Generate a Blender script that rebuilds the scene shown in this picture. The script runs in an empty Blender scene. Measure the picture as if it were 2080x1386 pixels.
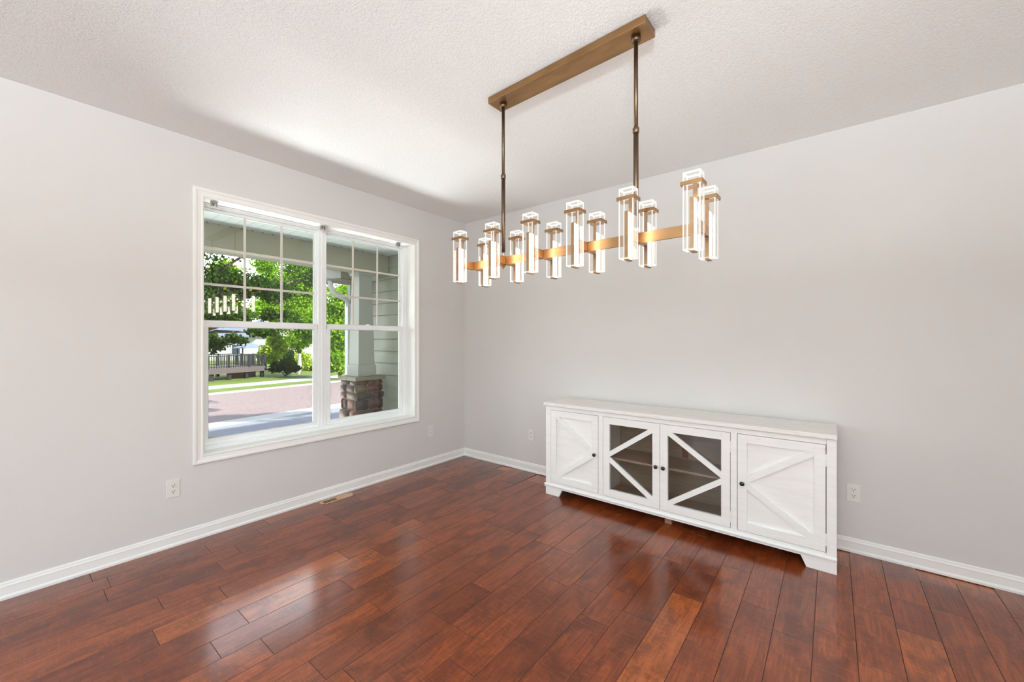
import bpy, bmesh, math, random
import numpy as np
from mathutils import Vector, Matrix

# ---------------------------------------------------------------- camera
sc = bpy.context.scene
COL = sc.collection
PI = math.pi
CAM = (3.413, -3.399, 1.361)
YAW = PI / 2 + math.atan(650 / 820)
cd = bpy.data.cameras.new('camera'); cam = bpy.data.objects.new('camera', cd); COL.objects.link(cam)
cd.sensor_width = 36; cd.lens = 820 / 2080 * 36; cd.shift_y = -0.0008; cd.clip_start = 0.02; cd.clip_end = 300
cam.location = CAM; cam.rotation_euler = (PI / 2, 0, YAW - PI / 2)
sc.camera = cam

# ---------------------------------------------------------------- world, sun, daylight through the unseen openings, exposure
w = bpy.data.worlds.new('sky'); sc.world = w; w.use_nodes = True
wn = w.node_tree.nodes; wl = w.node_tree.links
sky = wn.new('ShaderNodeTexSky'); sky.sky_type = 'NISHITA'; sky.sun_disc = False
SUN_EL, SUN_AZ = math.radians(34.2), math.radians(12)      # azimuth measured from +X towards +Y
sky.sun_elevation = SUN_EL; sky.ozone_density = 3.0; sky.dust_density = 0.3; sky.sun_rotation = PI / 2 - SUN_AZ
# very bright white clouds over the blue, added to light up the floor reflection
tcw = wn.new('ShaderNodeTexCoord'); mpw = wn.new('ShaderNodeMapping'); mpw.inputs['Scale'].default_value = (1, 1, 3); wl.new(tcw.outputs['Generated'], mpw.inputs[0])
nzw = wn.new('ShaderNodeTexNoise'); nzw.inputs['Scale'].default_value = 2.2; nzw.inputs['Detail'].default_value = 7; nzw.inputs['Distortion'].default_value = 0.4; wl.new(mpw.outputs[0], nzw.inputs['Vector'])
rmw = wn.new('ShaderNodeValToRGB'); rmw.color_ramp.elements[0].position = 0.30; rmw.color_ramp.elements[1].position = 0.48; wl.new(nzw.outputs[0], rmw.inputs[0])
# the added cloud bank sits over the far side of the street (towards -X), between 12 and 50 degrees up
sxw = wn.new('ShaderNodeSeparateXYZ'); wl.new(tcw.outputs['Generated'], sxw.inputs[0])
def wmap(sock, a, b_, c, d):
    m_ = wn.new('ShaderNodeMapRange'); m_.interpolation_type = 'SMOOTHSTEP'; wl.new(sock, m_.inputs[0])
    for i_, v_ in enumerate((a, b_, c, d)): m_.inputs[1 + i_].default_value = v_
    return m_.outputs[0]
def wmul(p_, q_):
    m_ = wn.new('ShaderNodeMath'); m_.operation = 'MULTIPLY'; wl.new(p_, m_.inputs[0]); wl.new(q_, m_.inputs[1]); return m_.outputs[0]
bank = wmul(wmul(wmap(sxw.outputs[0], -0.75, -0.45, 1, 0), wmap(sxw.outputs[2], 0.02, 0.18, 0.55, 1)), wmap(sxw.outputs[2], 0.70, 0.82, 1, 0))
mxw = wn.new('ShaderNodeMix'); mxw.data_type = 'RGBA'; wl.new(wmul(rmw.outputs[0], bank), mxw.inputs[0]); wl.new(sky.outputs[0], mxw.inputs[6]); mxw.inputs[7].default_value = (26.0, 26.6, 28.0, 1)
wl.new(mxw.outputs[2], wn['Background'].inputs[0]); wn['Background'].inputs[1].default_value = 0.27
sd = bpy.data.lights.new('sun', 'SUN'); sun = bpy.data.objects.new('sun', sd); COL.objects.link(sun)
sd.energy = 10.6; sd.angle = math.radians(0.6); sd.color = (1.0, 0.95, 0.86)
sv = Vector((math.cos(SUN_EL) * math.cos(SUN_AZ), math.cos(SUN_EL) * math.sin(SUN_AZ), math.sin(SUN_EL)))
sun.rotation_euler = sv.to_track_quat('Z', 'Y').to_euler(); sun.location = (10, 0, 12)
def area(name, loc, rot, sx, sy, e, color):
    d = bpy.data.lights.new(name, 'AREA'); d.shape = 'RECTANGLE'; d.size = sx; d.size_y = sy; d.energy = e; d.color = color
    o = bpy.data.objects.new(name, d); o.location = loc; o.rotation_euler = rot; COL.objects.link(o); return o
# daylight coming in by the wide opening behind the camera and by the opening in the right-hand wall
# added lamp below the window sill, in place of daylight bounced off the ground
dw = area('ground_bounce_fill', (-3.1, -2.5, -0.93), (math.radians(180), math.radians(61), 0), 1.8, 4.8, 300, (0.95, 1.0, 1.0)); dw.data.spread = math.radians(92)
# added unseen lamp behind the camera, brightening the ceiling
area('ceiling_fill', (4.4, -5.3, 1.75), (PI, 0, 0), 0.5, 0.5, 600, (0.84, 0.95, 1.0))
area('daylight_rear', (2.7, -6.35, 1.25), (PI / 2, 0, 0), 3.2, 2.1, 58, (0.85, 0.95, 1.0))
area('daylight_side', (5.25, -3.9, 1.25), (PI / 2, 0, PI / 2), 2.6, 2.1, 36, (0.85, 0.95, 1.0))
vs = sc.view_settings
vs.view_transform = 'Standard'; vs.look = 'None'; vs.exposure = 0.0; vs.gamma = 1.0; vs.use_curve_mapping = False
sc.cycles.use_denoising = True
try: sc.cycles.denoiser = 'OPENIMAGEDENOISE'
except Exception: pass
sc.cycles.max_bounces = 12; sc.cycles.diffuse_bounces = 6; sc.cycles.transparent_max_bounces = 24
sc.cycles.sample_clamp_indirect = 6; sc.cycles.caustics_reflective = False; sc.cycles.caustics_refractive = False

# ---------------------------------------------------------------- material helpers
def s2l(c):
    return tuple((x / 255 / 12.92) if x / 255 <= 0.04045 else ((x / 255 + 0.055) / 1.055) ** 2.4 for x in c) + (1,)
class N:
    """small wrapper round a node tree"""
    def __init__(s, name):
        s.m = bpy.data.materials.new(name); s.m.use_nodes = True
        s.n = s.m.node_tree.nodes; s.l = s.m.node_tree.links; s.b = s.n['Principled BSDF']; s.out = s.n['Material Output']
    def add(s, t, **k):
        x = s.n.new('ShaderNode' + t)
        for a, v in k.items(): setattr(x, a, v)
        return x
    def coord(s, scale=(1, 1, 1), kind='Object'):
        t = s.add('TexCoord'); mp = s.add('Mapping'); mp.inputs['Scale'].default_value = scale
        s.l.new(t.outputs[kind], mp.inputs[0]); return mp.outputs[0]
    def noise(s, vec, scale, detail=3, rough=0.5, dist=0.0):
        x = s.add('TexNoise'); x.inputs['Scale'].default_value = scale; x.inputs['Detail'].default_value = detail
        x.inputs['Roughness'].default_value = rough; x.inputs['Distortion'].default_value = dist
        s.l.new(vec, x.inputs['Vector']); return x.outputs[0]
    def ramp(s, fac, stops, interp='LINEAR'):
        x = s.add('ValToRGB'); r = x.color_ramp; r.interpolation = interp
        while len(r.elements) > 1: r.elements.remove(r.elements[-1])
        r.elements[0].position, r.elements[0].color = stops[0]
        for p, c in stops[1:]:
            e = r.elements.new(p); e.color = c
        s.l.new(fac, x.inputs[0]); return x.outputs[0]
    def mix(s, fac, a, b, mode='MIX'):
        x = s.add('Mix', data_type='RGBA', blend_type=mode)
        for i, v in ((0, fac), (6, a), (7, b)):
            if hasattr(v, 'links'): s.l.new(v, x.inputs[i])
            elif i == 0: x.inputs[0].default_value = v
            else: x.inputs[i].default_value = v
        return x.outputs[2]
    def math(s, op, a, b=0.0, c=None):
        x = s.add('Math', operation=op)
        for i, v in ((0, a), (1, b)) + (((2, c),) if c is not None else ()):
            if hasattr(v, 'links'): s.l.new(v, x.inputs[i])
            else: x.inputs[i].default_value = v
        return x.outputs[0]
    def bump(s, h, strength, dist=0.01, prev=None):
        x = s.add('Bump'); x.inputs['Strength'].default_value = strength; x.inputs['Distance'].default_value = dist
        s.l.new(h, x.inputs['Height'])
        if prev is not None: s.l.new(prev, x.inputs['Normal'])
        s.l.new(x.outputs[0], s.b.inputs['Normal']); return x.outputs[0]
    def pane_fresnel(s, ior):
        """the same reflectance from either side of a thin unrefracted pane"""
        g = s.add('NewGeometry'); x = s.add('Fresnel')
        s.l.new(s.math('MULTIPLY_ADD', g.outputs['Backfacing'], 1.0 / ior - ior, ior), x.inputs[0]); return x
    def set(s, **k):
        for a, v in k.items():
            i = s.b.inputs[a.replace('_', ' ')]
            if hasattr(v, 'links'): s.l.new(v, i)
            else: i.default_value = v
        return s

def simple(name, rgb, rough=0.5, metal=0.0, var=0.06, scale=20, bump=0.0, spec=0.5, stretch=(1, 1, 1)):
    k = N(name); v = k.coord(stretch); n = k.noise(v, scale, 4)
    c = s2l(rgb); lo = tuple(x * (1 - var) for x in c[:3]) + (1,); hi = tuple(min(1, x * (1 + var)) for x in c[:3]) + (1,)
    k.set(Base_Color=k.ramp(n, [(0.3, lo), (0.7, hi)]), Roughness=rough, Metallic=metal)
    k.b.inputs['Specular IOR Level'].default_value = spec
    if bump: k.bump(n, bump, 0.004)
    return k.m

M = {}
def build_materials():
    # painted walls
    k = N('wall_paint'); v = k.coord(); n = k.noise(v, 1.3, 2); n2 = k.noise(v, 260, 2)
    k.set(Base_Color=k.ramp(n, [(0.3, s2l((211, 208, 205))), (0.7, s2l((215, 212, 209)))]), Roughness=0.72); k.bump(n2, 0.12, 0.001); M['wall'] = k.m
    # knock-down textured ceiling
    k = N('ceiling_texture'); v = k.coord(); n = k.noise(v, 78, 3, 0.6, 0.8)
    h = k.ramp(n, [(0.40, (0, 0, 0, 1)), (0.56, (1, 1, 1, 1))], 'EASE')
    k.set(Base_Color=s2l((240, 240, 238)), Roughness=0.85); k.bump(h, 0.42, 0.004); M['ceiling'] = k.m
    M['trim'] = simple('trim_paint', (238, 237, 233), 0.35, var=0.012, scale=8)
    M['vinyl'] = simple('window_vinyl', (240, 242, 242), 0.4, var=0.01, scale=8)
    M['plastic'] = simple('plastic_plate', (226, 223, 217), 0.35, var=0.01)
    M['slot'] = simple('slot_dark', (28, 26, 25), 0.6)
    M['grille'] = simple('window_grille', (206, 200, 190), 0.45, var=0.02)
    M['gasket'] = simple('window_gasket', (196, 196, 192), 0.6)
    # window glass: clear, with a real mirror reflection
    k = N('window_glass'); tr = k.add('BsdfTransparent'); tr.inputs[0].default_value = (0.97, 0.985, 0.975, 1)
    gl = k.add('BsdfGlossy'); gl.inputs['Roughness'].default_value = 0.0
    fr = k.pane_fresnel(1.5); mx = k.add('MixShader')
    k.l.new(fr.outputs[0], mx.inputs[0]); k.l.new(tr.outputs[0], mx.inputs[1]); k.l.new(gl.outputs[0], mx.inputs[2]); k.l.new(mx.outputs[0], k.out.inputs[0]); M['glass'] = k.m
    k = N('cabinet_glass'); tr = k.add('BsdfTransparent'); tr.inputs[0].default_value = (0.86, 0.85, 0.83, 1)
    gl = k.add('BsdfGlossy'); gl.inputs['Roughness'].default_value = 0.03
    fr = k.pane_fresnel(1.45); mx = k.add('MixShader')
    k.l.new(fr.outputs[0], mx.inputs[0]); k.l.new(tr.outputs[0], mx.inputs[1]); k.l.new(gl.outputs[0], mx.inputs[2]); k.l.new(mx.outputs[0], k.out.inputs[0]); M['cabglass'] = k.m
    # hand-scraped hardwood; every plank carries its own tone and seeds in the colour attribute
    k = N('hardwood'); at = k.add('Attribute', attribute_name='plank'); sp = k.add('SeparateColor'); k.l.new(at.outputs['Color'], sp.inputs[0])
    tone, s1, s2 = sp.outputs[0], sp.outputs[1], sp.outputs[2]
    tc = k.add('TexCoord'); off = k.add('CombineXYZ')
    k.l.new(k.math('MULTIPLY', s1, 37.0), off.inputs[0]); k.l.new(k.math('MULTIPLY', s2, 53.0), off.inputs[1])
    va = k.add('VectorMath', operation='ADD'); k.l.new(tc.outputs['Object'], va.inputs[0]); k.l.new(off.outputs[0], va.inputs[1])
    def mp(sc3):
        m = k.add('Mapping'); m.inputs['Scale'].default_value = sc3; k.l.new(va.outputs[0], m.inputs[0]); return m.outputs[0]
    grain = k.noise(mp((42, 3.4, 1)), 1.0, 6, 0.62, 1.6)
    fine = k.noise(mp((240, 10, 1)), 1.0, 3, 0.6)
    blotch = k.noise(mp((7, 3.2, 1)), 1.0, 4, 0.6, 0.9)
    fig = k.noise(mp((16, 60, 1)), 1.0, 3, 0.6, 1.2)
    base = k.ramp(tone, [(0.0, s2l((112, 50, 22))), (0.35, s2l((128, 60, 27))), (0.7, s2l((146, 72, 33))), (1.0, s2l((172, 93, 44)))])
    c = k.mix(k.ramp(grain, [(0.36, (0, 0, 0, 1)), (0.66, (1, 1, 1, 1))]), base, k.mix(1.0, base, (0.50, 0.44, 0.42, 1), 'MULTIPLY'))
    c = k.mix(k.ramp(blotch, [(0.46, (0, 0, 0, 1)), (0.64, (0.95, 0.95, 0.95, 1))]), c, k.mix(1.0, base, (0.42, 0.36, 0.36, 1), 'MULTIPLY'))
    c = k.mix(k.math('MULTIPLY', k.ramp(fig, [(0.5, (0, 0, 0, 1)), (0.68, (1, 1, 1, 1))]), 0.28), c, k.mix(1.0, base, (1.5, 1.35, 1.2, 1), 'MULTIPLY'))
    c = k.mix(k.math('MULTIPLY', fine, 0.25), c, k.mix(1.0, c, (0.55, 0.5, 0.5, 1), 'MULTIPLY'))
    rip = k.add('TexWave', wave_type='BANDS', bands_direction='X'); rip.inputs['Scale'].default_value = 1.0; rip.inputs['Distortion'].default_value = 2.2
    rip.inputs['Detail'].default_value = 1.0; rip.inputs['Detail Scale'].default_value = 0.6; k.l.new(mp((22, 2.0, 1)), rip.inputs['Vector'])
    amp = k.ramp(s2, [(0.45, (0.12, 0.12, 0.12, 1)), (0.8, (1, 1, 1, 1))])
    hgt = k.math('MULTIPLY', rip.outputs['Fac'], amp)
    scr = k.noise(mp((20, 8, 1)), 1.0, 2)
    hgt = k.math('ADD', hgt, k.math('MULTIPLY', scr, 1.1)); hgt = k.math('ADD', hgt, k.math('MULTIPLY', grain, 0.15))
    k.set(Base_Color=c, Roughness=k.math('ADD', k.math('MULTIPLY', grain, 0.10), 0.25)); k.bump(hgt, 0.36, 0.0022)
    k.b.inputs['Specular IOR Level'].default_value = 0.08
    k.b.inputs['Coat Weight'].default_value = 0.85; k.b.inputs['Coat Roughness'].default_value = 0.17; M['floor'] = k.m; M['plankedge'] = simple('plank_edge_stain', (72, 37, 25), 0.6)
    # whitewashed furniture paint
    k = N('white_washed_wood'); v = k.coord((3, 22, 22)); n = k.noise(v, 1.6, 6, 0.65, 0.4); v2 = k.coord(); n2 = k.noise(v2, 14, 5, 0.7)
    chips = k.ramp(n2, [(0.70, (0, 0, 0, 1)), (0.735, (1, 1, 1, 1))])
    c = k.ramp(n, [(0.25, s2l((236, 235, 231))), (0.55, s2l((243, 242, 239)))])
    k.set(Base_Color=k.mix(k.math('MULTIPLY', chips, 0.35), c, s2l((196, 186, 174))), Roughness=0.48); k.bump(n, 0.15, 0.002); M['white'] = k.m
    k = N('weathered_top'); v = k.coord((2.2, 26, 26)); n = k.noise(v, 2.0, 8, 0.72, 0.8); v2 = k.coord((3, 16, 10)); n2 = k.noise(v2, 1.5, 6, 0.7)
    c = k.ramp(n, [(0.28, s2l((218, 214, 208))), (0.5, s2l((236, 234, 230))), (0.7, s2l((243, 242, 239)))])
    dark = k.ramp(n2, [(0.68, (0, 0, 0, 1)), (0.74, (1, 1, 1, 1))])
    k.set(Base_Color=k.mix(k.math('MULTIPLY', dark, 0.35), c, s2l((176, 164, 152))), Roughness=0.5); k.bump(n, 0.2, 0.002); M['top'] = k.m
    M['inner'] = simple('cabinet_interior_wood', (182, 162, 144), 0.65, var=0.16, scale=2.0, stretch=(2, 30, 30))
    M['rawwood'] = simple('raw_wood', (150, 105, 84), 0.6, var=0.15, scale=6)
    M['black'] = simple('black_knob', (16, 15, 15), 0.28, var=0.02)
    # antique brass
    k = N('antique_brass'); v = k.coord((1, 3, 3)); n = k.noise(v, 5, 4)
    k.set(Base_Color=k.ramp(n, [(0.3, s2l((152, 118, 82))), (0.7, s2l((184, 144, 102)))]), Metallic=1.0, Roughness=0.36); M['brass'] = k.m
    M['rod'] = simple('dark_bronze', (116, 96, 78), 0.42, metal=1.0, var=0.08)
    M['vent'] = simple('vent_tan_metal', (204, 166, 134), 0.4, metal=0.0, var=0.05)
    M['nickel'] = simple('nickel', (176, 176, 172), 0.3, metal=0.9, var=0.03)
    # crystal: clear faces, faint emission added; rim emission stands in for piped light
    k = N('crystal_face'); tr = k.add('BsdfTransparent'); tr.inputs[0].default_value = (0.97, 0.97, 0.965, 1)
    gl = k.add('BsdfGlossy'); gl.inputs['Roughness'].default_value = 0.02
    fr = k.pane_fresnel(1.5); mx = k.add('MixShader')
    k.l.new(fr.outputs[0], mx.inputs[0]); k.l.new(tr.outputs[0], mx.inputs[1]); k.l.new(gl.outputs[0], mx.inputs[2]); em = k.add('Emission'); em.inputs[0].default_value = (1.0, 0.95, 0.90, 1); em.inputs[1].default_value = 0.045; ad = k.add('AddShader')
    k.l.new(mx.outputs[0], ad.inputs[0]); k.l.new(em.outputs[0], ad.inputs[1]); k.l.new(ad.outputs[0], k.out.inputs[0]); M['crystal'] = k.m
    k = N('crystal_rim'); em = k.add('Emission'); em.inputs[0].default_value = (1.0, 0.95, 0.89, 1); em.inputs[1].default_value = 1.15
    tr = k.add('BsdfTransparent'); mx = k.add('MixShader'); mx.inputs[0].default_value = 0.55
    k.l.new(tr.outputs[0], mx.inputs[1]); k.l.new(em.outputs[0], mx.inputs[2]); k.l.new(mx.outputs[0], k.out.inputs[0]); M['rim'] = k.m
    k = N('led_light'); k.set(Base_Color=(1, 1, 1, 1)); k.b.inputs['Emission Color'].default_value = (1.0, 0.90, 0.78, 1); k.b.inputs['Emission Strength'].default_value = 16; M['led'] = k.m
    # outdoors
    M['soffit'] = simple('soffit_vinyl', (196, 202, 199), 0.5, var=0.02)
    M['beam'] = simple('beam_board', (150, 147, 128), 0.7, var=0.03, scale=6)
    M['siding'] = simple('lap_siding', (150, 153, 136), 0.6, var=0.02, scale=5)
    M['column'] = simple('column_paint', (158, 159, 150), 0.55, var=0.02, scale=5)
    M['whitemetal'] = simple('white_aluminium', (232, 234, 238), 0.4, var=0.01)
    M['capstone'] = simple('cap_stone', (122, 114, 96), 0.8, var=0.12, scale=14, bump=0.3)
    k = N('ledge_stone'); at = k.add('Attribute', attribute_name='stone'); v = k.coord(); n = k.noise(v, 16, 6, 0.65)
    c = k.mix(k.ramp(n, [(0.35, (0, 0, 0, 1)), (0.65, (0.7, 0.7, 0.7, 1))]), at.outputs['Color'], s2l((92, 74, 62)))
    k.set(Base_Color=c, Roughness=0.85); k.bump(n, 0.6, 0.01); M['stone'] = k.m
    M['mortar'] = simple('mortar', (150, 140, 128), 0.9)
    M['asphalt'] = simple('road_asphalt', (140, 122, 120), 0.9, var=0.14, scale=9, bump=0.2)
    M['concrete'] = simple('concrete', (138, 140, 146), 0.9, var=0.05, scale=3)  # shaded copy of the concrete, darker and bluer to deepen the driveway's shade
    M['curb'] = simple('sunlit_concrete', (196, 193, 186), 0.9, var=0.04, scale=3)  # sunlit copy of the concrete, kept lighter for curbs and far pavement
    k = N('lawn_grass'); v = k.coord(); n = k.noise(v, 0.9, 5, 0.6); n2 = k.noise(v, 26, 3, 0.7)
    k.set(Base_Color=k.mix(k.math('MULTIPLY', n2, 0.6), k.ramp(n, [(0.3, s2l((96, 118, 34))), (0.7, s2l((126, 146, 48)))]), s2l((70, 92, 26))), Roughness=0.95); k.bump(n2, 0.6, 0.03); M['grass'] = k.m
    M['bark'] = simple('tree_bark', (120, 100, 84), 0.9, var=0.2, scale=9, bump=0.5)
    M['palebark'] = simple('pale_trunk_wrap', (206, 200, 192), 0.8, var=0.08, scale=6)
    def leafmat(name, cols):
        k = N(name); at = k.add('Attribute', attribute_name='leaf')
        c = k.ramp(at.outputs['Fac'], [(i / (len(cols) - 1), s2l(q)) for i, q in enumerate(cols)])
        di = k.add('BsdfDiffuse'); tl = k.add('BsdfTranslucent'); mx = k.add('MixShader'); mx.inputs[0].default_value = 0.38
        k.l.new(c, di.inputs[0]); k.l.new(k.mix(1.0, c, (1.15, 1.2, 0.6, 1), 'MULTIPLY'), tl.inputs[0])
        k.l.new(di.outputs[0], mx.inputs[1]); k.l.new(tl.outputs[0], mx.inputs[2]); k.l.new(mx.outputs[0], k.out.inputs[0]); return k.m
    M['leafdark'] = leafmat('maple_leaves', [(22, 46, 16), (40, 72, 22), (64, 98, 30), (104, 118, 50)])
    M['leafmid'] = leafmat('bright_leaves', [(78, 120, 26), (126, 170, 38), (172, 200, 56)])
    M['leaflime'] = leafmat('lime_leaves', [(116, 142, 44), (160, 182, 62), (194, 204, 92)])
    M['leafshrub'] = leafmat('shrub_leaves', [(20, 42, 20), (38, 66, 26), (66, 92, 36)])
    M['deck'] = simple('deck_boards', (88, 78, 78), 0.8, var=0.08, stretch=(1, 1, 12), scale=3)
    M['deckdark'] = simple('deck_railing_black', (30, 28, 32), 0.5)
    M['housewhite'] = simple('house_siding_white', (214, 210, 206), 0.8, var=0.02)
    M['housebeige'] = simple('house_siding_beige', (196, 186, 170), 0.8, var=0.02)
    M['roof'] = simple('roof_shingles', (122, 134, 154), 0.9, var=0.1, scale=6)
    M['winpane'] = simple('house_window_pane', (70, 80, 92), 0.15)
build_materials()

# ---------------------------------------------------------------- mesh helpers
class MB:
    """collects shapes and links them as ONE mesh object"""
    def __init__(s): s.bm = bmesh.new()
    def box(s, x0, x1, y0, y1, z0, z1, bev=0.0, mi=0):
        if x1 < x0: x0, x1 = x1, x0
        if y1 < y0: y0, y1 = y1, y0
        if z1 < z0: z0, z1 = z1, z0
        r = bmesh.ops.create_cube(s.bm, size=1.0)
        vs_ = r['verts']
        for v in vs_:
            v.co = Vector(((x0 + x1) / 2 + v.co.x * (x1 - x0), (y0 + y1) / 2 + v.co.y * (y1 - y0), (z0 + z1) / 2 + v.co.z * (z1 - z0)))
        fs = set(f for v in vs_ for f in v.link_faces)
        for f in fs: f.material_index = mi
        if bev > 0:
            es = list(set(e for v in vs_ for e in v.link_edges))
            bmesh.ops.bevel(s.bm, geom=es, offset=bev, segments=2, affect='EDGES', profile=0.5, material=-1)
        return s
    def prism(s, pts, axis, a, b, mi=0, bev=0.0):
        """extrude a 2D polygon; axis 'x','y' or 'z' gives the extrusion direction"""
        def mk(p, q):
            return {'x': (q, p[0], p[1]), 'y': (p[0], q, p[1]), 'z': (p[0], p[1], q)}[axis]
        va = [s.bm.verts.new(mk(p, a)) for p in pts]; vb = [s.bm.verts.new(mk(p, b)) for p in pts]
        n = len(pts); fs = [s.bm.faces.new(va), s.bm.faces.new(vb[::-1])]
        for i in range(n): fs.append(s.bm.faces.new((va[i], vb[i], vb[(i + 1) % n], va[(i + 1) % n])))
        for f in fs: f.material_index = mi
        if bev > 0:
            es = list(set(e for v in va + vb for e in v.link_edges))
            bmesh.ops.bevel(s.bm, geom=es, offset=bev, segments=1, affect='EDGES', material=-1)
        return s
    def lathe(s, prof, loc=(0, 0, 0), axis='z', seg=24, mi=0):
        """prof: list of (radius, height)"""
        rings = []
        for r, h in prof:
            ring = []
            for i in range(seg):
                t = 2 * PI * i / seg; p = (r * math.cos(t), r * math.sin(t), h)
                if axis == 'y': p = (p[0], -p[2], p[1])
                if axis == 'x': p = (p[2], p[0], p[1])
                ring.append(s.bm.verts.new(Vector(p) + Vector(loc)))
            rings.append(ring)
        for a, b in zip(rings, rings[1:]):
            for i in range(seg):
                f = s.bm.faces.new((a[i], a[(i + 1) % seg], b[(i + 1) % seg], b[i])); f.smooth = True; f.material_index = mi
        for ring in (rings[0][::-1], rings[-1]):
            f = s.bm.faces.new(ring); f.material_index = mi
        return s
    def tube(s, pts, rad, seg=8, mi=0, cap=True):
        pts = [Vector(p) for p in pts]; rads = rad if hasattr(rad, '__len__') else [rad] * len(pts)
        rings = []
        for i, p in enumerate(pts):
            d = (pts[min(i + 1, len(pts) - 1)] - pts[max(i - 1, 0)]).normalized()
            q = d.to_track_quat('Z', 'Y')
            rings.append([s.bm.verts.new(p + q @ Vector((rads[i] * math.cos(2 * PI * j / seg), rads[i] * math.sin(2 * PI * j / seg), 0))) for j in range(seg)])
        for a, b in zip(rings, rings[1:]):
            for j in range(seg):
                f = s.bm.faces.new((a[j], a[(j + 1) % seg], b[(j + 1) % seg], b[j])); f.smooth = True; f.material_index = mi
        if cap:
            s.bm.faces.new(rings[0][::-1]); s.bm.faces.new(rings[-1])
        return s
    def build(s, name, mats, parent=None, normals=True):
        if normals: bmesh.ops.recalc_face_normals(s.bm, faces=s.bm.faces[:])
        me = bpy.data.meshes.new(name); s.bm.to_mesh(me); s.bm.free()
        for m in (mats if isinstance(mats, (list, tuple)) else [mats]): me.materials.append(M[m])
        o = bpy.data.objects.new(name, me); COL.objects.link(o)
        if parent is not None: o.parent = parent
        return o
def tag(o, label, cat, group=None, kind=None):
    o['label'] = label; o['category'] = cat
    if group: o['group'] = group
    if kind: o['kind'] = kind
    return o
def struct(o, label=None):
    o['kind'] = 'structure'
    if label: o['label'] = label
    return o
def empty(name, loc=(0, 0, 0), rz=0.0):
    e = bpy.data.objects.new(name, None); e.location = loc; e.rotation_euler = (0, 0, rz); COL.objects.link(e); e.empty_display_size = 0.1; return e
def copy_tree(o, parent=None):
    c = o.copy(); COL.objects.link(c)
    if parent is not None: c.parent = parent
    for ch in list(o.children): copy_tree(ch, c)
    return c
def pix(px, py, d):
    """point at forward distance d along the sight line of a photograph pixel (used once, to survey the garden)"""
    F = (math.cos(YAW), math.sin(YAW)); R = (math.sin(YAW), -math.cos(YAW)); k = (px - 1040) / 820
    return Vector((CAM[0] + (F[0] + k * R[0]) * d, CAM[1] + (F[1] + k * R[1]) * d, CAM[2] + (691.3 - py) / 820 * d))

# ================================================================ THE ROOM
H = 2.74; RX, RY = 5.3, -6.4
# window opening in the left wall
WY0, WY1, WZ0, WZ1 = -2.541, -0.734, 0.560, 2.362
b = MB()
b.box(-0.2, 0, RY, WY0, 0, H).box(-0.2, 0, WY1, 0.2, 0, H).box(-0.2, 0, WY0, WY1, 0, WZ0).box(-0.2, 0, WY0, WY1, WZ1, H)
struct(b.build('wall_left', 'wall'), 'greige painted wall with the large window')
struct(MB().box(0, RX + 0.2, 0, 0.2, 0, H).build('wall_back', 'wall'), 'greige painted wall behind the white sideboard')
# walls behind and beside the camera, each with an opening to the daylight
b = MB(); b.box(RX, RX + 0.2, RY, -5.3, 0, H).box(RX, RX + 0.2, -2.5, 0, 0, H).box(RX, RX + 0.2, -5.3, -2.5, 2.35, H)
b.box(RX, RX + 0.2, -5.3, -2.5, 0, 0.15); struct(b.build('wall_right', 'wall'))
b = MB(); b.box(-0.2, 0.8, RY - 0.2, RY, 0, H).box(4.4, RX + 0.2, RY - 0.2, RY, 0, H).box(0.8, 4.4, RY - 0.2, RY, 2.35, H); struct(b.build('wall_rear', 'wall'))
struct(MB().box(-0.2, RX + 0.2, RY - 0.2, 0.2, H, H + 0.15).build('ceiling', 'ceiling'), 'white knock-down textured ceiling')

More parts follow.
